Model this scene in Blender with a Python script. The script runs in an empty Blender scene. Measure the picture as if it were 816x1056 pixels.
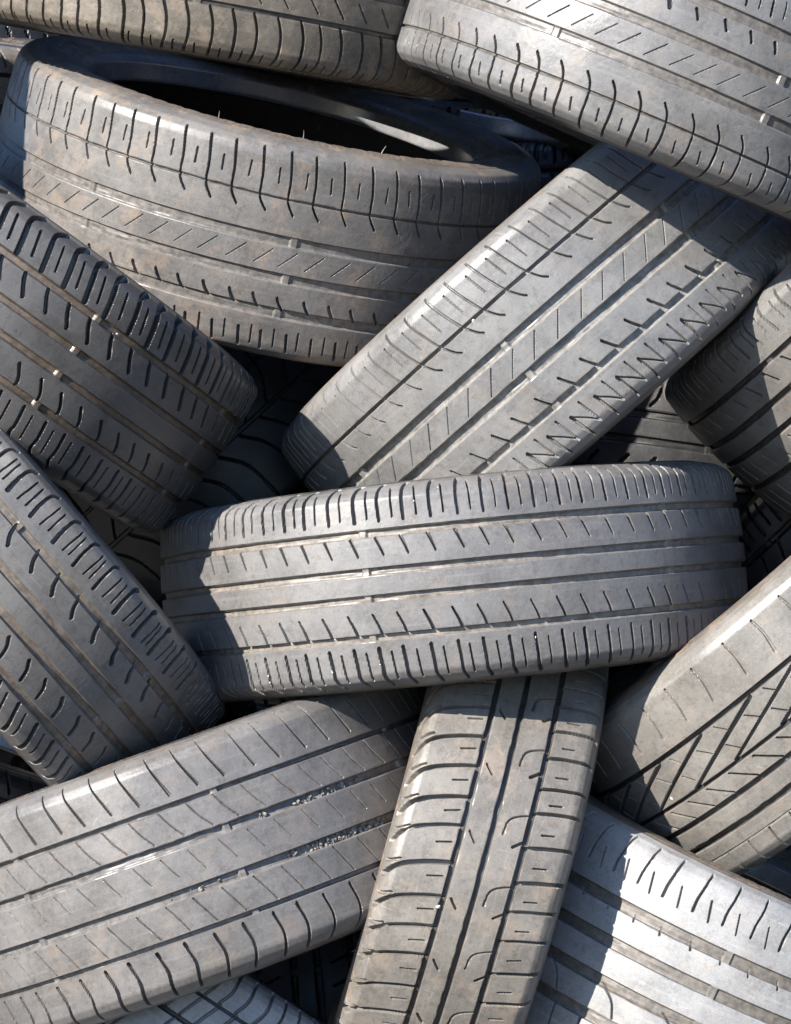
import bpy, math, random
import numpy as np
from mathutils import Matrix, Vector

C = bpy.context.scene.collection
rng = np.random.default_rng(7)
random.seed(7)

# ------------------------------------------------------------------ camera
D = 3.0
sc = bpy.context.scene
cam = bpy.data.cameras.new('camera')
cam.sensor_fit = 'HORIZONTAL'; cam.sensor_width = 36.0
cam.lens = 36.0 * 2850.0 / 816.0
cam.clip_start = 0.05; cam.clip_end = 500
co = bpy.data.objects.new('camera', cam); C.objects.link(co)
co.location = (0, -D, 0); co.rotation_euler = (math.pi / 2, 0, 0)
sc.camera = co

def to_px(P):
    return 408 + 2850 * P[..., 0] / (P[..., 1] + D), 528 - 2850 * P[..., 2] / (P[..., 1] + D)

# ------------------------------------------------------------------ light
sun_dir = Vector((-0.92, -0.90, 0.74)).normalized()      # towards the sun
elev = math.asin(sun_dir.z)
sun = bpy.data.lights.new('sun', 'SUN'); sun.energy = 5.0; sun.angle = math.radians(0.5)
sun.color = (1.0, 0.945, 0.87)
so = bpy.data.objects.new('sun', sun); C.objects.link(so)
so.rotation_euler = sun_dir.to_track_quat('Z', 'Y').to_euler()
so.location = sun_dir * 8
w = bpy.data.worlds.new('World'); sc.world = w; w.use_nodes = True
nt = w.node_tree; bg = nt.nodes['Background']
sky = nt.nodes.new('ShaderNodeTexSky'); sky.sky_type = 'NISHITA'; sky.sun_disc = False
sky.sun_elevation = elev
sky.sun_rotation = math.atan2(sun_dir.x, sun_dir.y)
tint = nt.nodes.new('ShaderNodeMix'); tint.data_type = 'RGBA'; tint.blend_type = 'MULTIPLY'
tint.inputs['Factor'].default_value = 1.0; tint.inputs[7].default_value = (.80, .95, 1.18, 1)    # a deeper blue, clear sky
nt.links.new(sky.outputs[0], tint.inputs[6]); nt.links.new(tint.outputs[2], bg.inputs[0]); bg.inputs[1].default_value = 0.085
sky.dust_density = 0.3; sky.ozone_density = 3.0; sky.air_density = 1.0
sc.view_settings.view_transform = 'Standard'; sc.view_settings.look = 'None'
sc.view_settings.exposure = 1.50; sc.view_settings.gamma = 1.0

# ------------------------------------------------------------------ materials
def rubber(name, rib, groove, dust=(.30, .26, .21), dust_amt=.35, rough=.5, speck=.25, stain=.25,
           streak=.35, spec=.5, bump=1.0):
    m = bpy.data.materials.new(name); m.use_nodes = True
    n = m.node_tree.nodes; l = m.node_tree.links
    b = n['Principled BSDF']
    uv = n.new('ShaderNodeUVMap'); uv.uv_map = 'UVMap'
    geo = n.new('ShaderNodeTexCoord')
    def noise(sx, sy, sz, det=6, rgh=.6, src='uv'):
        mp = n.new('ShaderNodeMapping'); mp.inputs['Scale'].default_value = (sx, sy, sz)
        l.new(uv.outputs[0] if src == 'uv' else geo.outputs['Object'], mp.inputs[0])
        t = n.new('ShaderNodeTexNoise'); t.inputs['Scale'].default_value = 1.0
        t.inputs['Detail'].default_value = det; t.inputs['Roughness'].default_value = rgh
        l.new(mp.outputs[0], t.inputs['Vector']); return t.outputs['Fac']
    def ramp(src, a, c, ca=0.0, cb=1.0):
        r = n.new('ShaderNodeMapRange'); r.interpolation_type = 'SMOOTHSTEP'
        r.inputs['From Min'].default_value = a; r.inputs['From Max'].default_value = c
        r.inputs['To Min'].default_value = ca; r.inputs['To Max'].default_value = cb
        l.new(src, r.inputs[0]); return r.outputs[0]
    def mul(a, c):
        q = n.new('ShaderNodeMath'); q.operation = 'MULTIPLY'; l.new(a, q.inputs[0])
        if isinstance(c, float): q.inputs[1].default_value = c
        else: l.new(c, q.inputs[1])
        return q.outputs[0]
    def mix(f, a, c, mode='MIX'):
        q = n.new('ShaderNodeMix'); q.data_type = 'RGBA'; q.blend_type = mode
        l.new(f, q.inputs['Factor'])
        for s, i in ((a, 6), (c, 7)):
            if isinstance(s, tuple): q.inputs[i].default_value = (*s, 1)
            else: l.new(s, q.inputs[i])
        return q.outputs[2]
    dark = tuple(x * .74 for x in rib); lite = tuple(x * 1.18 for x in rib)
    big = noise(14, 14, 14, 5, .62, 'obj')
    col = mix(ramp(big, .32, .68), dark, lite)
    st = noise(9, 170, 1, 4, .6)                       # scuffs running round the tyre
    col = mix(mul(ramp(st, .52, .75), streak), col, tuple(x * 1.9 for x in rib))
    st2 = noise(220, 60, 1, 5, .7)
    col = mix(mul(ramp(st2, .45, .72), streak * .8), col, dark)
    sb = noise(38, 38, 38, 5, .7, 'obj')               # dry mud stains
    col = mix(mul(ramp(sb, .50, .70), stain), col, dust)
    sp = noise(620, 620, 620, 3, .6, 'obj')            # grain
    col = mix(mul(ramp(sp, .58, .72), speck), col, tuple(min(.8, x * 2.2) for x in dust))
    sp2 = noise(420, 420, 420, 3, .6, 'obj')
    col = mix(mul(ramp(sp2, .56, .7), .45), col, tuple(x * .45 for x in rib))
    sp3 = noise(260, 260, 260, 7, .75, 'obj')
    col = mix(ramp(sp3, .36, .64, 0.0, .4), col, tuple(min(.8, x * 1.22) for x in rib), 'MIX')
    sp4 = noise(90, 90, 90, 8, .8, 'obj')
    col = mix(mul(ramp(sp4, .51, .61), .42), col, tuple(x * q_ for x, q_ in zip(rib, (.52, .47, .42))))
    sp5 = noise(24, 24, 24, 9, .78, 'obj')          # brown scuffed patches with ragged rims
    col = mix(mul(ramp(sp5, .53, .60), stain * .85), col, (dust[0], dust[1] * .88, dust[2] * .78))
    # scratches
    vt = n.new('ShaderNodeTexVoronoi'); vt.feature = 'DISTANCE_TO_EDGE'; vt.inputs['Scale'].default_value = 1
    mp = n.new('ShaderNodeMapping'); mp.inputs['Scale'].default_value = (38, 95, 1); mp.inputs['Rotation'].default_value = (0, 0, .5)
    l.new(uv.outputs[0], mp.inputs[0]); l.new(mp.outputs[0], vt.inputs['Vector'])
    sc1 = ramp(vt.outputs['Distance'], .0, .018, 1.0, 0.0)
    scm = noise(30, 30, 30, 3, .6, 'obj')
    col = mix(mul(mul(sc1, ramp(scm, .55, .65)), .30), col, tuple(min(.8, x * 1.6) for x in dust))
    # groove floor
    at = n.new('ShaderNodeAttribute'); at.attribute_name = 'groove'
    gn = noise(120, 120, 120, 4, .7, 'obj')
    gcol = mix(ramp(gn, .35, .65), tuple(x * .7 for x in groove), tuple(x * 1.25 for x in groove))
    col = mix(ramp(at.outputs['Fac'], .25, .75), col, gcol)
    l.new(col, b.inputs['Base Color'])
    rr = ramp(big, .3, .7, rough - .16, rough + .03)
    l.new(rr, b.inputs['Roughness'])
    b.inputs['Specular IOR Level'].default_value = spec
    # bump
    f1 = noise(900, 900, 900, 4, .7, 'obj'); f2 = noise(160, 160, 160, 5, .65, 'obj')
    ad = n.new('ShaderNodeMath'); ad.operation = 'ADD'; l.new(f1, ad.inputs[0]); l.new(mul(f2, .25), ad.inputs[1])
    ad2 = n.new('ShaderNodeMath'); ad2.operation = 'ADD'; l.new(ad.outputs[0], ad2.inputs[0]); l.new(mul(st2, .8), ad2.inputs[1])
    bp = n.new('ShaderNodeBump'); bp.inputs['Strength'].default_value = .28 * bump; bp.inputs['Distance'].default_value = .0007
    l.new(ad2.outputs[0], bp.inputs['Height']); l.new(bp.outputs[0], b.inputs['Normal'])
    return m

# ------------------------------------------------------------------ tyre section
def smooth_curve(pts, step=.0006, k=.006):
    pts = np.array(pts, float)
    s = np.r_[0, np.cumsum(np.hypot(*np.diff(pts, axis=0).T))]
    n = int(s[-1] / step) + 2
    q = np.linspace(0, s[-1], n)
    c = np.stack([np.interp(q, s, pts[:, 0]), np.interp(q, s, pts[:, 1])], 1)
    w_ = int(k / step) | 1
    pad = w_
    ext = np.concatenate([c[:1] + (c[:1] - c[1:pad + 1][::-1]), c, c[-1:] + (c[-1:] - c[-pad - 1:-1][::-1])])
    ker = np.hanning(w_ + 2)[1:-1]; ker /= ker.sum()
    o = np.stack([np.convolve(ext[:, i], ker, 'same') for i in (0, 1)], 1)[pad:-pad]
    return o

def section(R, h, sq, ss=1.0):
    """half section from the crown (v=0) to the bead toe, (v, r); sq: 0 round shoulder .. 1 square"""
    t = .84 * h
    P = [(t * x, R - .006 * x * x) for x in np.linspace(0, 1, 9)]
    a = 1 - sq
    P += [(.90 * h, R - .0085 - .003 * a), (.955 * h, R - .015 - .008 * a), (.985 * h, R - .028 - .008 * a),
          (1.0 * h, R - .055 * ss), (.985 * h, R - .076 * ss), (.93 * h, R - .094 * ss), (.875 * h, R - .106 * ss), (.85 * h, R - .1105 * ss), (.85 * h - .011, R - .112 * ss), (.85 * h - .022, R - .1135 * ss)]
    return smooth_curve(P)

def resample(c, step):
    s = np.r_[0, np.cumsum(np.hypot(*np.diff(c, axis=0).T))]
    n = max(2, int(round(s[-1] / step)) + 1)
    q = np.linspace(0, s[-1], n)
    return np.stack([np.interp(q, s, c[:, 0]), np.interp(q, s, c[:, 1])], 1)

def normals2(c):
    d = np.gradient(c, axis=0); d /= np.linalg.norm(d, axis=1)[:, None]
    return d          # tangent (dv, dr)

def grid_mesh(name, P, wrap, uvs, groove, mat, parent, flip=False, flat=False):
    nu, nv = P.shape[:2]
    me = bpy.data.meshes.new(name)
    me.vertices.add(nu * nv); me.vertices.foreach_set('co', P.reshape(-1).astype(np.float32))
    iu = np.arange(nu if wrap else nu - 1); iv = np.arange(nv - 1)
    A, B = np.meshgrid(iu, iv, indexing='ij'); A = A.ravel(); B = B.ravel(); A2 = (A + 1) % nu
    q = np.stack([A * nv + B, A2 * nv + B, A2 * nv + B + 1, A * nv + B + 1], 1)
    if flip: q = q[:, ::-1]
    nf = len(q)
    me.loops.add(nf * 4); me.loops.foreach_set('vertex_index', q.ravel().astype(np.int32))
    me.polygons.add(nf); me.polygons.foreach_set('loop_start', (np.arange(nf) * 4).astype(np.int32))
    me.polygons.foreach_set('loop_total', np.full(nf, 4, np.int32))
    me.polygons.foreach_set('use_smooth', np.full(nf, not flat, bool))
    me.update(calc_edges=True)
    if uvs is not None:
        ul = me.uv_layers.new(name='UVMap')
        ul.data.foreach_set('uv', uvs.reshape(-1, 2)[q.ravel()].ravel().astype(np.float32))
    if groove is not None:
        at = me.attributes.new('groove', 'FLOAT', 'POINT'); at.data.foreach_set('value', groove.ravel().astype(np.float32))
    me.materials.append(mat)
    o = bpy.data.objects.new(name, me); C.objects.link(o)
    if parent: o.parent = parent
    return o

def vnoise1(x, seed, per):
    r = np.random.default_rng(seed).uniform(-1, 1, per)
    x = np.mod(x, 1.0) * per; i = np.floor(x).astype(int); f = x - i; f = f * f * (3 - 2 * f)
    return r[i % per] * (1 - f) + r[(i + 1) % per] * f

def vnoise2(u, v, seed):
    g = np.random.default_rng(seed).uniform(-1, 1, (64, 64))
    i = np.floor(u).astype(int); j = np.floor(v).astype(int); fu = u - i; fv = v - j
    fu = fu * fu * (3 - 2 * fu); fv = fv * fv * (3 - 2 * fv)
    return (g[i % 64, j % 64] * (1 - fu) * (1 - fv) + g[(i + 1) % 64, j % 64] * fu * (1 - fv)
            + g[i % 64, (j + 1) % 64] * (1 - fu) * fv + g[(i + 1) % 64, (j + 1) % 64] * fu * fv)

def spline(p):
    if len(p) < 3: return p
    q = np.concatenate([[2 * p[0] - p[1]], p, [2 * p[-1] - p[-2]]]); o = []
    for i in range(len(p) - 1):
        a, b, c, d = q[i:i + 4]
        for t in (0, .25, .5, .75):
            o.append(.5 * (2 * b + (c - a) * t + (2 * a - 5 * b + 4 * c - d) * t * t + (3 * b - a - 3 * c + d) * t ** 3))
    o.append(p[-1]); return np.array(o)

class Stroke:
    def __init__(s, pts, w, d, pitch, u0, jit=.5, taper=0, skip=0.0, both=False):
        s.pts = pts; s.w = w; s.d = d; s.pitch = pitch; s.u0 = u0; s.jit = jit; s.taper = taper; s.skip = skip

def tread_depth(U, V, spec, R, e, seed):
    """U (rows), V (columns) in mm -> depth in mm"""
    lr = np.random.default_rng(seed)
    Dp = np.zeros((len(U), len(V)))
    wob = .16 * vnoise2(U[:, None] * .11 + 0 * V[None], V[None] * .13 + 0 * U[:, None], seed)
    per = 2 * math.pi * R * 1000
    twi = spec.get('twi', [])
    for (vc, wd, dp) in spec['grooves']:
        dist = np.abs(V[None, :] - vc) + wob
        e2 = e + (.9 if wd > 7 else .25)
        f = np.clip((wd / 2 + e2 * .5 - dist) / e2, 0, 1); f = f * f * (3 - 2 * f)
        dd = dp * f * (1 + .12 * vnoise2(U[:, None] * .05 + 0 * V[None], V[None] * .3 + 0 * U[:, None], seed + 3))
        if wd > 4:
            for tu in twi:
                x = np.abs((U - tu + per / 2) % per - per / 2)
                g = np.clip((5.5 - x) / 2.2, 0, 1)
                dd = dd * (1 - .6 * g[:, None])
        Dp = np.maximum(Dp, dd)
    Gr = Dp.copy()
    for S in spec['strokes']:
        n = max(1, int(round(per / S.pitch)))
        pit = per / n
        # keep the exact pitch near the measured place, the remainder is spread on the far side
        k0 = -(n // 2)
        for k in range(k0, k0 + n):
            if abs(k * S.pitch) > per / 2: continue
            if lr.random() < S.skip: lr.random(6); continue
            j = lr.normal(0, 1, 4)
            uo = S.u0 + k * S.pitch + S.jit * j[0] + 1.2 * math.sin(k * 1.7) * (S.pitch / 30.)
            pts = np.array(S.pts, float); pts[:, 0] += uo
            pts[:, 1] += .25 * S.jit * j[1]; pts[-1, 0] += .5 * S.jit * j[2]
            wd = S.w * (1 + .10 * j[3]); dp = max(3.2, S.d * 1.7) * min(1, S.w / 1.3) * (1 + .08 * j[2])
            pts = spline(pts)
            for wrapk in (-per, 0, per):
                p2 = pts.copy(); p2[:, 0] += wrapk
                lo, hi = p2[:, 0].min() - wd - 2, p2[:, 0].max() + wd + 2
                i0, i1 = np.searchsorted(U, [lo, hi]); 
                if i1 - i0 < 1: continue
                vl, vh = p2[:, 1].min() - wd - 1, p2[:, 1].max() + wd + 1
                j0, j1 = np.searchsorted(V, [vl, vh])
                if j1 - j0 < 1: continue
                X = U[i0:i1, None]; Y = V[None, j0:j1]
                best = np.full((i1 - i0, j1 - j0), 1e9); tt = np.zeros_like(best)
                L = np.r_[0, np.cumsum(np.hypot(*np.diff(p2, axis=0).T))]
                for q in range(len(p2) - 1):
                    a = p2[q]; d = p2[q + 1] - a; ll = (d * d).sum() + 1e-9
                    t = np.clip(((X - a[0]) * d[0] + (Y - a[1]) * d[1]) / ll, 0, 1)
                    di = np.hypot(X - a[0] - t * d[0], Y - a[1] - t * d[1])
                    m = di < best; best = np.where(m, di, best); tt = np.where(m, (L[q] + t * math.sqrt(ll)) / L[-1], tt)
                wl = wd * (1 - S.taper * tt) if S.taper >= 0 else wd * (1 + S.taper * (1 - tt))
                best = best + .5 * wob[i0:i1, j0:j1]
                f = np.clip((wl / 2 + e * .5 - best) / e, 0, 1); f = f * f * (3 - 2 * f)
                Dp[i0:i1, j0:j1] = np.maximum(Dp[i0:i1, j0:j1], dp * f)
    return Dp, Gr

def revolve(prof, PHI):
    s, c = np.sin(PHI)[:, None], np.cos(PHI)[:, None]
    return np.stack([prof[None, :, 1] * s, -prof[None, :, 1] * c, prof[None, :, 0] + 0 * s], -1)

TYRES = {}
def tyre(key, loc, th, ta, R, h, spec, mat, side_mat, label, sq=.5, res=1.0, seed=1, hairs=(), ps=1.0, ss=1.0):
    th, ta = math.radians(th), math.radians(ta)
    a = Vector((math.sin(th) * math.cos(ta), -math.sin(ta), math.cos(th) * math.cos(ta)))
    f = Vector((0, -1, 0)); f = (f - a * f.dot(a)).normalized(); s = a.cross(f)
    M = Matrix(((s.x, -f.x, a.x, loc[0]), (s.y, -f.y, a.y, loc[1]), (s.z, -f.z, a.z, loc[2]), (0, 0, 0, 1)))
    root = bpy.data.objects.new('car_tyre', None); C.objects.link(root); root.matrix_world = M
    root.empty_display_size = .1
    root['label'] = label; root['category'] = 'tyre'; root['group'] = 'worn car tyres heaped in one pile'
    Mn = np.array(M)
    half = section(R, h, sq, ss)
    cut = np.argmax((half[:, 1] < R - (.033 - .004 * sq)) & (half[:, 0] > .9 * h))
    tr = resample(half[:cut + 1], res * 1.1e-3)
    tr = np.concatenate([tr[::-1] * [-1, 1], tr[1:]])
    # rows: dense where the pile's front can be seen
    per = 2 * math.pi * R
    fine = np.arange(-math.pi, math.pi, res * .00066 / R)
    cc = np.zeros(len(fine), bool)
    for vv in (-h, 0, h):
        P = np.stack([R * np.sin(fine), -R * np.cos(fine), 0 * fine + vv, 0 * fine + 1], -1) @ Mn.T
        x, y = to_px(P)
        cc |= (x > -70) & (x < 886) & (y > -70) & (y < 1126)
    cc &= np.abs(fine) < math.radians(112)
    idx = np.arange(len(fine)); st = max(1, int(5 / res))
    PHI = fine[cc | (idx % st == 0)]
    U = PHI * R * 1000; V = tr[:, 0] * 1000
    e = .9 * res
    Dp, Gr = tread_depth(U / ps, V / ps, spec, R / ps, e, seed)
    # chipped block edges and gentle wear
    wear = .28 * vnoise2(U[:, None] * .02 + 0 * V[None], V[None] * .04 + 0 * U[:, None], seed + 9) \
        + .045 * vnoise2(U[:, None] * .3 + 0 * V[None], V[None] * .3 + 0 * U[:, None], seed + 5)
    edge = np.clip((h * 1000 * .97 - np.abs(V)) / (h * 40), 0, 1)
    edge = np.minimum(1, np.arange(len(V)) / 4.) * np.minimum(1, np.arange(len(V))[::-1] / 4.)
    disp = (Dp + wear) * edge[None, :] * 1e-3
    tg = normals2(tr); nv_, nr_ = -tg[:, 1], tg[:, 0]        # outward normal in (v, r)
    PV = tr[None, :, 0] - disp * nv_[None, :]; PR = tr[None, :, 1] - disp * nr_[None, :]
    PR = PR * (1 + .0012 * np.cos(2 * PHI + seed))[:, None]
    sn, cs = np.sin(PHI)[:, None], np.cos(PHI)[:, None]
    P = np.stack([PR * sn, -PR * cs, PV], -1)
    uv = np.stack([np.repeat(PHI[:, None] * R + seed * .37, len(V), 1), np.repeat(tr[None, :, 0], len(PHI), 0)], -1)
    gmax = 2.2
    tread = grid_mesh('tread', P, True, uv, np.clip(Gr / gmax, 0, 1), mat, root, flat=True)
    # sidewalls and beads
    sw = half[cut:]
    kb = np.argmax(sw[:, 1] < R - .098 * ss)
    PH2 = np.linspace(-math.pi, math.pi, 900 if res < 1.3 else 420, endpoint=False)
    for sg in (1, -1):
        pr = resample(sw[:kb + 1], .0016)
        P0 = revolve(pr, PH2)
        dr = (R - pr[:, 1]) / ss
        hgt = .0011 * np.exp(-((dr - .040) / .0016) ** 2) + .0014 * np.exp(-((dr - .086) / .002) ** 2) + .0008 * np.exp(-((dr - .060) / .0012) ** 2) + .0007 * np.exp(-((dr - .078) / .001) ** 2)
        blk = ((np.mod(PH2 * 40 / math.pi, 1) < .62)[:, None] * (np.abs(dr - .069) < .0055)[None]) * .0007
        rb = (np.mod(PH2 * 110 / math.pi, 1) < .35)[:, None] * (np.abs(dr - .050) < .0045)[None] * .0005
        H = hgt[None] + blk + rb
        H[:, 0] = 0
        t2 = normals2(pr); P0 += H[..., None] * np.stack([-t2[None, :, 1] * 0 + t2[None, :, 0] * np.sin(PH2)[:, None],
                                                         -t2[None, :, 0] * np.cos(PH2)[:, None], -t2[None, :, 1] + 0 * PH2[:, None]], -1)
        P0 = P0 * [1, 1, sg]
        ring = PR[:, 0] if sg < 0 else PR[:, -1]
        q = (1 + .0012 * np.cos(2 * PH2 + seed))[:, None]
        P0[..., :2] *= q[..., None]
        uv2 = np.stack([np.repeat(PH2[:, None] * R, len(pr), 1), np.repeat(.15 + pr[None, :, 1], len(PH2), 0)], -1)
        sd = grid_mesh('sidewall', P0, True, uv2, np.zeros(P0.shape[:2]), side_mat, root, flip=sg < 0)
        lip = np.concatenate([sw[kb:], [[sw[-1, 0] - .003, sw[-1, 1] + .001], [sw[-1, 0] - .003, sw[-1, 1] + .005], [sw[-1, 0] + .004, sw[-1, 1] + .012], [sw[-1, 0] + .012, sw[-1, 1] + .022]]])
        lip = resample(lip, .0025)
        P1 = revolve(lip, PH2); P1[..., :2] *= q[..., None]; P1 = P1 * [1, 1, sg]
        uv3 = np.stack([np.repeat(PH2[:, None] * R, len(lip), 1), np.repeat(.4 + lip[None, :, 1], len(PH2), 0)], -1)
        grid_mesh('bead', P1, True, uv3, np.zeros(P1.shape[:2]), MBEAD, root, flip=sg < 0)
    b0 = sw[-1] + [.0125, .0225]
    inner = smooth_curve([b0, (.86 * h, R - .08 * ss), (.93 * h, R - .055 * ss), (.88 * h, R - .03), (.75 * h, R - .018), (0, R - .0135)], k=.01)
    inner = resample(inner, .006); inner = np.concatenate([inner, (inner[:-1] * [-1, 1])[::-1]])
    PH3 = np.linspace(-math.pi, math.pi, 160, endpoint=False)
    P2 = revolve(inner, PH3)
    uv4 = np.stack([np.repeat(PH3[:, None] * R, len(inner), 1), np.repeat(inner[None, :, 0], len(PH3), 0)], -1)
    grid_mesh('inner_liner', P2, True, uv4, np.zeros(P2.shape[:2]), MLINER, root)
    TYRES[key] = dict(root=root, R=R, h=h, M=M, half=half, ps=ps)
    for (hu, hdr, hl, hv) in hairs:       # moulding hairs left on the rubber
        hair(key, hu, hdr, hl, hv)
    return root

def surf(key, u, v, lift=0.0):
    """world point on the tread at u (mm round), v (mm across)"""
    T = TYRES[key]; R = T['R']; hf = T['half']; u *= T['ps']; v *= T['ps']; k = np.argmax(hf[:, 0] >= min(abs(v) / 1000, hf[:, 0].max() * .995))
    r = hf[k, 1] + lift; ph = u / 1000 / R
    return T['M'] @ Vector((r * math.sin(ph), -r * math.cos(ph), v / 1000))

def hair(key, u, dr, ln, sgn):
    T = TYRES[key]; R = T['R']; hf = T['half']
    k = np.argmax((hf[:, 1] < R - dr) & (hf[:, 0] > .8 * T['h'])); v, r = hf[k]; ph = u / 1000 / R
    base = Vector((r * math.sin(ph), -r * math.cos(ph), sgn * v))
    nrm = Vector((.35 * math.sin(ph), -.35 * math.cos(ph), sgn * 1.0)).normalized()
    bend = Vector((random.uniform(-.4, .4), random.uniform(-.2, .2), 0))
    vs, fs = [], []; N = 6
    for i in range(5):
        t = i / 4; c = base + nrm * (ln * t - .001) + bend * ln * t * t; rad = .0006 * (1 - .6 * t)
        ax = nrm.orthogonal().normalized(); ay = nrm.cross(ax)
        for j in range(N):
            an = 2 * math.pi * j / N; vs.append(c + (ax * math.cos(an) + ay * math.sin(an)) * rad)
        if i:
            for j in range(N):
                a0 = (i - 1) * N + j; a1 = (i - 1) * N + (j + 1) % N; fs.append((a0, a1, a1 + N, a0 + N))
    fs.append(tuple(range(4 * N, 5 * N)))
    me = bpy.data.meshes.new('rubber_hair'); me.from_pydata(vs, [], fs); me.materials.append(MHAIR)
    o = bpy.data.objects.new('rubber_hair', me); C.objects.link(o); o.parent = T['root']

# ------------------------------------------------------------------ rubber of each tyre
MLINER = rubber('inner_liner_rubber', (.035, .032, .034), (.02, .02, .02), dust_amt=.1, stain=.15, speck=.1, rough=.6)
MBEAD = rubber('bead_rubber', (.15, .15, .155), (.02, .02, .02), dust=(.12, .11, .10), stain=.3, speck=.1, rough=.26, spec=.9, bump=.4)  # base colour lightened to stand in for sky reflected on the bead
MHAIR = rubber('hair_rubber', (.30, .28, .25), (.3, .3, .3), stain=0., speck=0.)
MSIDE = rubber('sidewall_rubber', (.040, .038, .037), (.04, .035, .03), dust=(.16, .125, .095), stain=.75, rough=.5, speck=.2)
MSIDEB = rubber('brown_sidewall_rubber', (.10, .085, .07), (.04, .035, .03), dust=(.22, .17, .13), stain=.75, rough=.6, speck=.3)
MSIDEK = rubber('black_sidewall_rubber', (.022, .021, .022), (.02, .02, .02), dust=(.06, .05, .04), stain=.4, rough=.42, speck=.1)
G_ = lambda *v: v
M = {}
M['T0'] = rubber('tread_rubber_sandy', (.100, .086, .068), (.045, .04, .034), dust=(.22, .19, .155), stain=.5, rough=.55)
M['T1'] = rubber('tread_rubber_sheen', (.120, .117, .114), (.100, .090, .080), dust=(.19, .170, .150), stain=.35, rough=.45)
M['T2'] = rubber('tread_rubber_scuffed', (.112, .106, .100), (.115, .105, .095), dust=(.23, .190, .155), stain=.42, rough=.5)
M['T3'] = rubber('tread_rubber_black', (.058, .055, .053), (.075, .058, .044), dust=(.085, .078, .072), stain=.25, rough=.42)
M['T4'] = rubber('tread_rubber_blue_black', (.104, .099, .094), (.12, .10, .082), dust=(.13, .12, .11), stain=.25, rough=.45)
M['T5'] = rubber('tread_rubber_grey', (.115, .111, .108), (.150, .132, .112), dust=(.19, .172, .150), stain=.25, rough=.5)
M['T6'] = rubber('tread_rubber_light_grey', (.135, .132, .128), (.165, .155, .140), dust=(.21, .195, .175), stain=.28, rough=.5)
M['T7'] = rubber('tread_rubber_warm', (.120, .115, .107), (.05, .044, .038), dust=(.20, .180, .155), stain=.3, rough=.5)
M['T8'] = rubber('tread_rubber_tan', (.145, .136, .122), (.045, .04, .037), dust=(.23, .205, .175), stain=.35, rough=.42)
M['T9'] = rubber('tread_rubber_brown_grey', (.110, .104, .099), (.11, .102, .095), dust=(.18, .160, .14), stain=.35, rough=.48)
M['T10'] = rubber('tread_rubber_dusty', (.128, .117, .103), (.045, .04, .036), dust=(.23, .20, .165), stain=.45, rough=.5)
M['T11'] = rubber('tread_rubber_chalky', (.195, .194, .191), (.095, .084, .072), dust=(.27, .255, .235), stain=.3, rough=.6, speck=.3)
M['T12'] = rubber('tread_rubber_pale', (.22, .22, .22), (.03, .03, .030), dust=(.24, .23, .22), stain=.3, rough=.55)
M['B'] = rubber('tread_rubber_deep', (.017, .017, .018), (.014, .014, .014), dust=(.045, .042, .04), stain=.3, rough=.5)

S = Stroke
def mirror(strokes): return [S([(u, -v) for u, v in s.pts], s.w, s.d, s.pitch, s.u0, s.jit, s.taper, s.skip) for s in strokes]
SP = {}
SP['T5'] = dict(grooves=[(57, 7.5, 5.5), (16.5, 7.5, 5.5), (-12.5, 7, 5.5), (-54, 7, 5.5)], twi=[-100, 260, 620, 980],
    strokes=[S([(7, 110), (1.5, 104), (0, 90), (1, 70)], 3.2, 4, 28.6, -24), S([(0, 103), (1, 73)], 1.6, 3, 28.6, -10, skip=.03),
             S([(0, 53), (3, 46), (8, 33)], 2.6, 3.5, 28.6, -29, taper=.5), S([(0, -29), (6, -42), (9, -51)], 2.6, 3.5, 28.6, -40, taper=-.5),
             S([(0, -66), (2, -85), (3, -98), (8, -106)], 3.4, 4, 28.6, -37), S([(0, -70), (3, -99)], 1.6, 3, 28.6, -23.5)])
SP['T1'] = dict(grooves=[(-70, 2.6, 3.4), (-24, 11, 3.4), (20, 11, 3.4), (64, 11, 3.4)], twi=[-140, 114, 370, 620, -400, -650],
    strokes=[S([(-9, -51), (-3, -59), (0, -68), (1.5, -80), (1.5, -94), (0, -110)], 2.6, 3.5, 31, 13, jit=1.5, taper=-.35), S([(0, -84), (2, -97)], 1.5, 2.2, 31, -2, jit=1.5),
             S([(0, -12), (18.5, 7)], .85, 1.4, 29.3, -38), S([(0, 54), (3, 49), (5.5, 44)], 3, 3.5, 32, -5, jit=1.2),
             S([(0, 78), (-2, 90), (-4, 104)], 2.4, 3, 29, 73), S([(0, 80), (-2, 98)], 1.3, 2.5, 29, 58)])
SP['T2'] = dict(grooves=[(60.3, 2.4, 3.6), (15.5, 10.5, 3.4), (-25.5, 10, 3.4), (-65, 10.5, 3.4)], twi=[-175, 68, 310, 555, -420, -670],
    strokes=[S([(-6, 110), (-3.5, 96), (-1, 80), (0, 61), (3, 53), (9, 44)], 2.6, 3.6, 31, 19, jit=1.3, taper=.4), S([(0, 92), (1, 76)], 1.5, 2.2, 31, 5, jit=1.3),
             S([(0, -13), (18, 5)], .85, 1.4, 29.6, -2), S([(0, -48), (3, -54), (8, -61)], 2.6, 3.2, 28.3, -20),
             S([(0, -88), (3, -108)], 2.6, 3.5, 28.6, -2), S([(0, -84), (2, -104)], 1.5, 2.5, 28.6, 12)])
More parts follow.
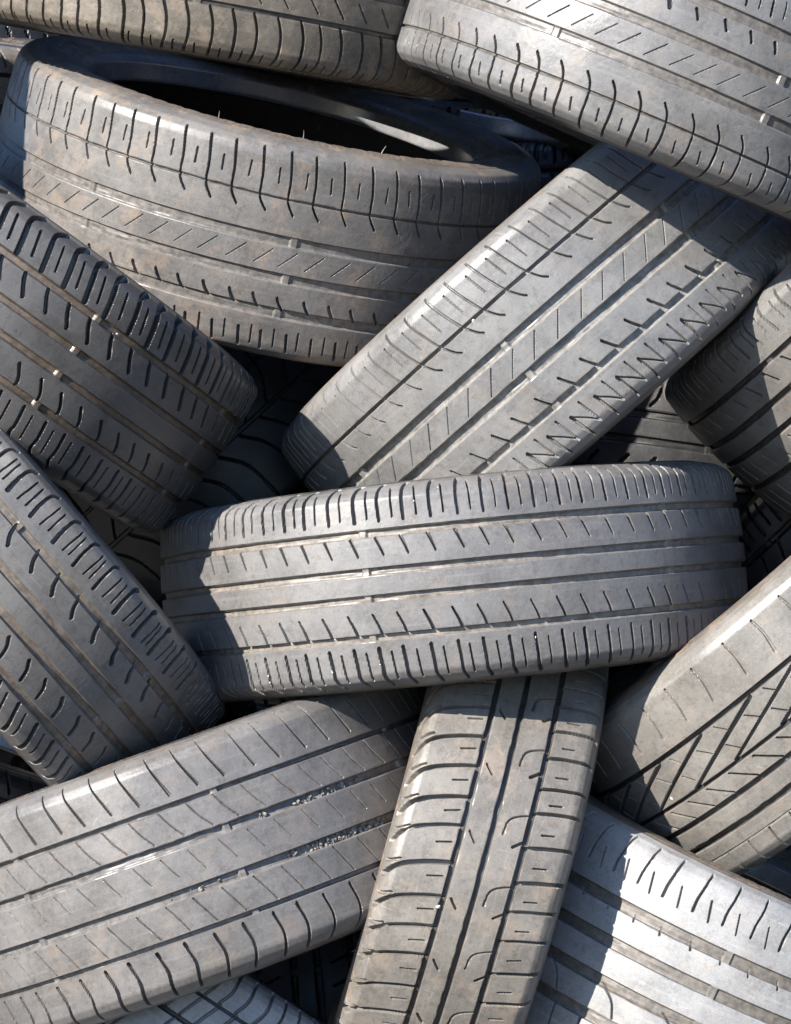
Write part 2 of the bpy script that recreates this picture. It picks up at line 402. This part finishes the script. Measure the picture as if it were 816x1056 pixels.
SP['T3'] = dict(grooves=[(59, 8, 5), (16, 7.5, 5), (-16, 7.5, 5), (-57, 7.5, 5)], twi=[123, -120, 370, 620, -370, -620],
    strokes=[S([(4, 114), (-4, 110), (-7, 104), (-2, 84), (2, 66)], 5.6, 5, 30.5, 35, jit=.8), S([(0, 101), (8, 73)], 2.2, 3.2, 30.5, 12, jit=.8),
             S([(0, 54), (3, 46), (12, 31)], 4.0, 4.2, 30, 26), S([(0, -31), (8, -44), (10, -53)], 2.8, 3.8, 29.3, 79),
             S([(0, -67), (4, -88), (4, -100), (12, -110)], 3.4, 4.2, 29.3, 112), S([(0, -70), (4, -98)], 1.7, 3, 29.3, 126)])
SP['T4'] = dict(grooves=[(51, 9, 4.5), (9, 9, 4.5), (-23, 9, 4.5), (-66, 9, 4.5)], twi=[260, 20, 500, 750, -230, -480],
    strokes=[S([(6, 104), (-1, 99), (-2, 84), (0, 68)], 5, 4.5, 36, 20, taper=-.4), S([(0, 98), (-1, 70)], 1.8, 3, 36, 35), S([(0, 97), (1, 72)], 1.8, 3, 36, 7),
             S([(0, 50), (4, 38), (11, 29)], 4, 4, 36, 17), S([(0, -35), (7, -44), (11, -56)], 3.6, 4, 32.5, 105),
             S([(0, -74), (12, -96), (22, -107)], 4, 4.5, 34, 172), S([(0, -76), (14, -102)], 1.8, 3, 34, 188)])
SP['T6'] = dict(grooves=[(63.5, 3.8, 6), (19.5, 11, 6), (-20.5, 11, 6), (-64, 8, 5)], twi=[-58, 190, 440, 690, -310, -560],
    strokes=[S([(-9, 113), (-5, 95), (0, 78), (5, 64), (13, 50), (19, 44)], 2.3, 2.6, 31.2, -86, jit=1.0, taper=.3), S([(-4, 103), (1, 76)], 1.5, 1.8, 31.2, -70),
             S([(0, 11), (-20, -12)], .9, 2.0, 32.2, 10), S([(0, -44), (4, -52), (9, -60)], 3.2, 3.5, 32.3, 58, taper=-.3),
             S([(0, -77), (3, -92), (6, -107)], 1.6, 2.4, 32.2, 91, jit=.3), S([(0, -84), (3, -98), (7, -114)], 3.0, 3.4, 32.2, 74, jit=.3, taper=.3), S([(0, -85), (13, -97), (22, -107)], 1.5, 2.2, 32.2, 75, jit=.3)])
SP['T7'] = dict(grooves=[(57, 6, 5), (18, 6.5, 5), (-11, 6.5, 5), (-52, 7, 5)], twi=[-240, 10, 260, 510, 760, -490],
    strokes=[S([(-4, 110), (-2, 92), (1, 74)], 3, 3.5, 29, -289), S([(0, 104), (3, 80)], 1.6, 2.6, 29, -275),
             S([(0, 50), (6, 40), (10, 33)], 3, 3.5, 34, -258), S([(0, -22), (8, -42)], 2, 3, 33, -262), S([(0, -62), (8, -92), (10, -110)], 2.4, 3.5, 30, -300)])
SP['T8'] = dict(grooves=[(44, 5, 5.5), (-7, 4, 5), (-37, 6, 5.5), (-64.5, 6.5, 5.5), (-85, 1.2, 1.5)], twi=[],
    strokes=[S([(6, 40), (-40, 24), (-122, -5)], 4.2, 4.8, 71, -190, jit=.8, taper=.25),
             S([(0, 28), (13, 16)], 1.3, 2.5, 71, -202), S([(0, 15), (11, 3)], 1.3, 2.5, 71, -242), S([(0, 38), (10, 27)], 1.3, 2, 71, -166),
             S([(0, -13), (26, -33)], 2.4, 3.6, 36, -189), S([(0, -87), (-2, -102), (-5, -118)], 2.0, 2.6, 35, -235),
             S([(-1, 103), (1, 84), (-2, 62)], 3.2, 1.2, 43, -140, jit=1.5, taper=-.3)])
SP['T9'] = dict(grooves=[(67.5, 4.6, 6), (25.5, 9, 5.5), (-26.5, 10, 5.5), (-70, 5.2, 6)], twi=[-178, 70, 320, 570, -430, -680],
    strokes=[S([(1, 124), (5, 108), (17, 79)], 2.6, 3, 33, 71, jit=1.5, taper=-.75), S([(0, 65), (9, 48), (20, 33)], .9, 1.8, 33, 3, jit=1.2),
             S([(0, 16), (13, -8)], .65, .8, 33, -75, jit=1.2), S([(0, -34), (8, -48), (18, -66)], .95, 1.8, 33.5, -56, jit=1.2),
             S([(0, -78), (5, -98), (4, -112), (0, -127)], 3, 3.4, 33, -48, jit=1.6)])
SP['T10'] = dict(grooves=[(27.5, 6, 5), (-4.5, 6, 5), (-43, 5.5, 5)], twi=[],
    strokes=[S([(1, 29), (-3, 48), (-9, 68), (-14, 80), (-22, 91), (-34, 99)], 4.4, 4.5, 37.3, 31, jit=1.2), S([(0, 35), (-4, 51)], 1.5, 2.5, 37.3, 14),
             S([(0, 84), (-6, 97)], 3, 2.2, 37.3, 20),
             S([(0, 19), (-4, 16), (-10, 11)], 2.4, 2.6, 74.6, 70), S([(0, -17), (12, -18), (19, -22), (24, -31), (28, -43)], 2.0, 1.0, 78, 75),
             S([(0, -31), (8, -41)], 2.6, 3.2, 78, 65), S([(0, -45), (5, -65), (10, -96)], 4.2, 4, 36, 67, jit=1.2), S([(0, -59), (3, -73)], 1.5, 2.5, 36, 48)])
SP['T11'] = dict(grooves=[(54, 13, 3.6), (12.5, 13, 3.6), (-29.5, 12.5, 3.6), (-70.5, 12.5, 3.6)], twi=[-33, 220, 470, -280, -530],
    strokes=[S([(0, 127), (-1, 112), (-3, 98), (-3, 84)], 2.8, 3.8, 35, -86, jit=.4, taper=-.2), S([(0, 102), (5, 80)], 1.6, 2.6, 35, -110),
             S([(0, 52), (3, 44)], 1.8, 2.6, 35, -77), S([(0, -31), (14, -40), (21, -48), (27, -62)], 1.8, 3, 72, -149), S([(0, -78), (2, -104)], 2.6, 3.5, 36, -84)])
SP['T12'] = dict(grooves=[(58, 3.6, 5), (24, 5, 5), (-30, 6, 5)], twi=[],
    strokes=[S([(0, 104), (2, 80), (-4, 62)], 3.6, 4.5, 21, 3), S([(-2, 60), (-14, 28)], 3.4, 4.5, 21, 3), S([(-14, 22), (-34, -28)], 3.4, 4.5, 42, 3), S([(0, -32), (6, -90)], 3.4, 4.5, 30, 3)])
SP['T0'] = dict(grooves=[(-57, 5, 2.6), (-18, 8, 2.6), (22, 8, 2.6), (62, 5, 3)], twi=[10, 260, -240, 510, 760, -490],
    strokes=[S([(-4, -60), (2, -78), (3, -98), (0, -114)], 2.8, 3.6, 25, 3, jit=1.6), S([(0, -102), (-1, -112)], 1.4, 2.2, 25, 14, jit=1.6),
             S([(0, 66), (2, 108)], 2.8, 3.6, 25, 3), S([(0, -30), (14, -48)], 1.2, 1.4, 31, 3), S([(0, 30), (14, 50)], 1.2, 2, 31, 3)])
SP['V'] = dict(grooves=[(0, 5, 3), (50, 3, 3)], twi=[],
    strokes=[S([(0, 4), (22, 40), (26, 105)], 2.6, 2.2, 36, 0), S([(0, -4), (22, -40), (26, -105)], 2.6, 2.2, 36, 18)])

def neg(sp): return dict(grooves=[(-v, w_, d) for v, w_, d in sp['grooves']], strokes=mirror(sp['strokes']), twi=sp['twi'])

FIT = {
    'T0': (-0.2020, 0.2196, 0.6407, 10.002, 8.057, 0.3102, 0.1150),
    'T1': (0.3191, 0.2674, 0.5183, 22.761, 6.340, 0.3157, 0.1113),
    'T2': (-0.1582, 0.3045, 0.3766, 13.879, 15.869, 0.3227, 0.1213),
    'T3': (-0.4604, 0.3103, 0.2282, 35.635, -1.187, 0.2966, 0.1183),
    'T4': (-0.4875, 0.2789, -0.0621, 48.628, -7.587, 0.328, 0.1119),
    'T5': (0.0685, 0.2730, -0.0835, -5.670, -2.144, 0.3445, 0.1110),
    'T6': (0.1728, 0.2587, 0.1997, -41.149, -0.062, 0.3229, 0.1224),
    'T7': (0.6075, 0.3119, 0.2831, -45.249, 0.464, 0.3105, 0.1167),
    'T8': (0.4984, 0.2943, -0.1678, -40.831, -1.713, 0.3116, 0.1235),
    'T9': (-0.2314, 0.2787, -0.4065, -19.611, -3.933, 0.3118, 0.1326),
    'T10': (0.0808, 0.3191, -0.4196, -74.346, 0.067, 0.3092, 0.1020),
    'T11': (0.3733, 0.2970, -0.5332, 23.867, 2.445, 0.3100, 0.1336),
    'T12': (-0.234, 0.356, -0.644, 33.4, -8.2, 0.31, 0.105),
}
# how far each tyre really stands from the camera plane
DEPTH = dict(T0=.29, T1=.13, T2=.36, T3=.13, T4=.14, T5=.24, T6=.27, T7=.25, T8=.22, T9=.19, T10=.20, T11=.24, T12=.26)
def T(key, label, side, sq=.5, **kw):
    x, y, z, th, ta, R, h = FIT[key]
    k = (DEPTH.get(key, y) + D) / (y + D)
    tyre(key, (x * k, DEPTH.get(key, y), z * k), th, ta, R * k, h * k, SP[key], M[key], side, label, sq=sq, seed=sum(map(ord, key)), ps=k, **kw)

T('T0', 'sandy brown tyre across the top left corner, above the tyre with the open hole', MSIDEK, .7)
T('T1', 'big tyre in the top right corner with a glossy sheen at its left end', MSIDEK, .6)
T('T2', 'scuffed wide tyre at the upper left whose open centre hole can be seen', MSIDEB, .95, ss=.82, hairs=((60, .06, .012, 1), (175, .06, .012, 1), (-60, .062, .01, 1)))
T('T3', 'nearly black tyre at the left edge with brown dusty grooves and blocky shoulder', MSIDEK, .35)
T('T4', 'dark tyre at the lower left edge, leaning steeply below the nearly black one', MSIDE, .35)
T('T5', 'grey tyre lying almost level in the very middle of the pile', MSIDE, .25)
T('T6', 'light grey tyre leaning diagonally, with zigzag cuts along its lower shoulder', MSIDEB, .45)
T('T7', 'half shaded tyre at the right edge, just below the diagonal light grey tyre', MSIDEB, .3)
T('T8', 'tan tyre at the lower right edge with slanting arrow-like tread cuts', MSIDEB, .5)
T('T9', 'wide brown-grey tyre at the bottom left with gravel stuck in its grooves', MSIDE, .4)
T('T10', 'narrow dusty tyre standing upright at the bottom centre with hooked cuts in its tread', MSIDEB, .7, hairs=((-120, .05, .006, 1),))
T('T11', 'pale chalky tyre in the bottom right corner with wide brown grooves', MSIDEB, .6)
T('T12', 'mostly hidden pale tyre at the bottom edge left of centre with slanting grooves', MSIDE, .6)

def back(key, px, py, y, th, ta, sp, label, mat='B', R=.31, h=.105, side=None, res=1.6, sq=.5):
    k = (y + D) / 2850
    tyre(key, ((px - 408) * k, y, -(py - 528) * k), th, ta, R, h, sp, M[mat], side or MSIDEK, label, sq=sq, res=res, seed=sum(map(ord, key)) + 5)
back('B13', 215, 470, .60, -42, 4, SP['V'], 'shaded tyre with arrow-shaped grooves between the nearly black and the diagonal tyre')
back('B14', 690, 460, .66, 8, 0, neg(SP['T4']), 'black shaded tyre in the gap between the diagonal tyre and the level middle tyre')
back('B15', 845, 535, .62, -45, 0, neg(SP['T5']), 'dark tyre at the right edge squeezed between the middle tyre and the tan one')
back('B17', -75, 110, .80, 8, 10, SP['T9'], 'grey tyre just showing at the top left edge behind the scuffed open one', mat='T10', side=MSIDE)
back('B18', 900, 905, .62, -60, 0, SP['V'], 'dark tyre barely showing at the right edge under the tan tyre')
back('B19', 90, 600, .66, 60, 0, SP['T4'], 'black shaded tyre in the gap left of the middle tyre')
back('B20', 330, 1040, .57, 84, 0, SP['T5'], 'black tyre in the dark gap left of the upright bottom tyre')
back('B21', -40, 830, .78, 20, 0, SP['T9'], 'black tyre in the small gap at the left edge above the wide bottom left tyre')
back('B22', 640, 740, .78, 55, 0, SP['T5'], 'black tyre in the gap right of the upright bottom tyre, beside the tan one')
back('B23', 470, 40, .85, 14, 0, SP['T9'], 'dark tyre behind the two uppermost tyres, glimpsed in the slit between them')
tyre('C1', (-1.04, .0, .70), 0, 0, .31, .15, SP['T9'], M['T9'], MSIDE, 'worn tyre lying outside the upper left of the pile, shading its neighbours', res=2.5, seed=77)
tyre('C2', (-1.02, .36, -.05), 30, 0, .31, .11, SP['T5'], M['T5'], MSIDE, 'unseen tyre added outside the left of the pile to shade the gap at its edge', res=2.5, seed=78)  # added out of view to keep sun off the tyre in the left gap
# the rest of the heap: rows of tyres lying flat behind the front ones
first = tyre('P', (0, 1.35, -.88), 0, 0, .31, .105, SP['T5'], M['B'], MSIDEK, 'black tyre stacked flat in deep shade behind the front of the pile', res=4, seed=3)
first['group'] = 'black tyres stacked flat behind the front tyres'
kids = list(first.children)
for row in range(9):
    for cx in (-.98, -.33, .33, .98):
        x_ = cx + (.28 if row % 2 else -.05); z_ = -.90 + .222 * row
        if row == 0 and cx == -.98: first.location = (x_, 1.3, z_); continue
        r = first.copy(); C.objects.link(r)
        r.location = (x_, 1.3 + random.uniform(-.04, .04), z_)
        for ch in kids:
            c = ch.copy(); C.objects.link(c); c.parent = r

# ------------------------------------------------------------------ grit and pebbles
def rock_mesh(vs, fs, c, r, lr):
    b = len(vs); pts = []
    t = (1 + 5 ** .5) / 2
    ico = [(-1, t, 0), (1, t, 0), (-1, -t, 0), (1, -t, 0), (0, -1, t), (0, 1, t), (0, -1, -t), (0, 1, -t), (t, 0, -1), (t, 0, 1), (-t, 0, -1), (-t, 0, 1)]
    F = [(0, 11, 5), (0, 5, 1), (0, 1, 7), (0, 7, 10), (0, 10, 11), (1, 5, 9), (5, 11, 4), (11, 10, 2), (10, 7, 6), (7, 1, 8), (3, 9, 4), (3, 4, 2), (3, 2, 6), (3, 6, 8), (3, 8, 9), (4, 9, 5), (2, 4, 11), (6, 2, 10), (8, 6, 7), (9, 8, 1)]
    sx = lr.uniform(.7, 1.3, 3)
    for p in ico:
        q = np.array(p) / 1.9 * r * sx * lr.uniform(.8, 1.2)
        vs.append((c[0] + q[0], c[1] + q[1], c[2] + q[2]))
    fs += [tuple(b + i for i in f) for f in F]
def stone_mat(name, a, b_):
    m = bpy.data.materials.new(name); m.use_nodes = True; n = m.node_tree.nodes; l = m.node_tree.links
    tc = n.new('ShaderNodeTexCoord'); t = n.new('ShaderNodeTexNoise'); t.inputs['Scale'].default_value = 260
    r = n.new('ShaderNodeValToRGB'); r.color_ramp.elements[0].position = .35; r.color_ramp.elements[1].position = .65
    r.color_ramp.elements[0].color = (*a, 1); r.color_ramp.elements[1].color = (*b_, 1)
    l.new(tc.outputs['Object'], t.inputs['Vector']); l.new(t.outputs['Fac'], r.inputs[0]); l.new(r.outputs[0], n['Principled BSDF'].inputs['Base Color'])
    n['Principled BSDF'].inputs['Roughness'].default_value = .85
    return m
lr = np.random.default_rng(3)
vs, fs = [], []
for (u0, u1, vc, n_) in ((150, 205, 23.5, 150), (190, 250, 25, 60), (150, 262, -27, 420), (126, 136, -25, 40), (108, 118, 23.5, 36), (-20, 60, -27, 12)):
    for i in range(n_):
        u = lr.uniform(u0, u1) if lr.random() < .5 else (u0 + u1) / 2 + lr.normal(0, (u1 - u0) * .2)
        c = surf('T9', u, vc + lr.normal(0, 2.2), lift=-.0062 + abs(lr.normal(0, .0009)))
        rock_mesh(vs, fs, c, lr.choice([.0006, .0010, .0016, .0026], p=[.3, .3, .25, .15]), lr)
me = bpy.data.meshes.new('gravel'); me.from_pydata(vs, [], fs); me.materials.append(stone_mat('gravel_stone', (.05, .045, .04), (.24, .225, .20)))
go = bpy.data.objects.new('gravel', me); C.objects.link(go)
go['label'] = 'fine gravel and dirt lodged in the grooves of the wide bottom left tyre'; go['category'] = 'gravel'; go['kind'] = 'stuff'
vs, fs = [], []
for (u, v) in ((-13, 95), (-70, 88), (44, 96), (102, 90), (-152, -86), (-95, -84), (-238, -90), (19, -92), (76, -75), (133, -88), (-40, 92), (-210, -88)):
    for i in range(int(lr.integers(2, 6))):
        rock_mesh(vs, fs, surf('T5', u + lr.normal(0, .5), v + lr.normal(0, 4), lift=-.0012), lr.uniform(.0007, .0013), lr)
me = bpy.data.meshes.new('grit'); me.from_pydata(vs, [], fs)
go2 = bpy.data.objects.new('grit', me); C.objects.link(go2)
go2['label'] = 'specks of white grit caught in the shoulder sipes of the level middle tyre'; go2['category'] = 'grit'; go2['kind'] = 'stuff'
WH = stone_mat('pale_stone', (.35, .33, .30), (.6, .58, .54))
me.materials.append(WH)
def pebble(key, u, v, r, label, lift=0.0):
    vs, fs = [], []; c = surf(key, u, v, lift); rock_mesh(vs, fs, (0, 0, 0), r, lr)
    me = bpy.data.meshes.new('pebble'); me.from_pydata(vs, [], fs); me.materials.append(WH)
    o = bpy.data.objects.new('pebble', me); C.objects.link(o); o.location = c
    o['label'] = label; o['category'] = 'pebble'; o['group'] = 'pale pebbles caught in the treads'
pebble('T10', -20, 31, .0028, 'small white pebble caught beside the left groove of the upright bottom tyre', -.001)
pebble('T8', -278, 1, .0028, 'small white pebble caught in an arrow cut of the tan lower right tyre', -.001)
pebble('T6', -66, 62, .002, 'tiny pale pebble in the thin upper groove of the diagonal tyre', -.001)
pebble('T3', 150, 58, .002, 'tiny pale pebble in the upper groove of the nearly black left tyre', -.001)

# ------------------------------------------------------------------ ground
def ground():
    n = 60; xs = np.sign(np.linspace(-1, 1, n)) * np.abs(np.linspace(-1, 1, n)) ** 3 * 120
    P = np.zeros((n, n, 3)); P[..., 0] = xs[:, None]; P[..., 1] = xs[None, :]
    P[..., 2] = -1.02 + .01 * vnoise2(P[..., 0] * 3, P[..., 1] * 3, 4)
    m = bpy.data.materials.new('dry_dirt'); m.use_nodes = True; nn = m.node_tree.nodes; l = m.node_tree.links
    tc = nn.new('ShaderNodeTexCoord'); t = nn.new('ShaderNodeTexNoise'); t.inputs['Scale'].default_value = 6; t.inputs['Detail'].default_value = 10
    r = nn.new('ShaderNodeValToRGB'); r.color_ramp.elements[0].color = (.06, .055, .05, 1); r.color_ramp.elements[1].color = (.13, .12, .105, 1)
    l.new(tc.outputs['Object'], t.inputs['Vector']); l.new(t.outputs['Fac'], r.inputs[0]); l.new(r.outputs[0], nn['Principled BSDF'].inputs['Base Color'])
    nn['Principled BSDF'].inputs['Roughness'].default_value = .95
    o = grid_mesh('ground', P, False, None, None, m, None); o['kind'] = 'structure'
ground()
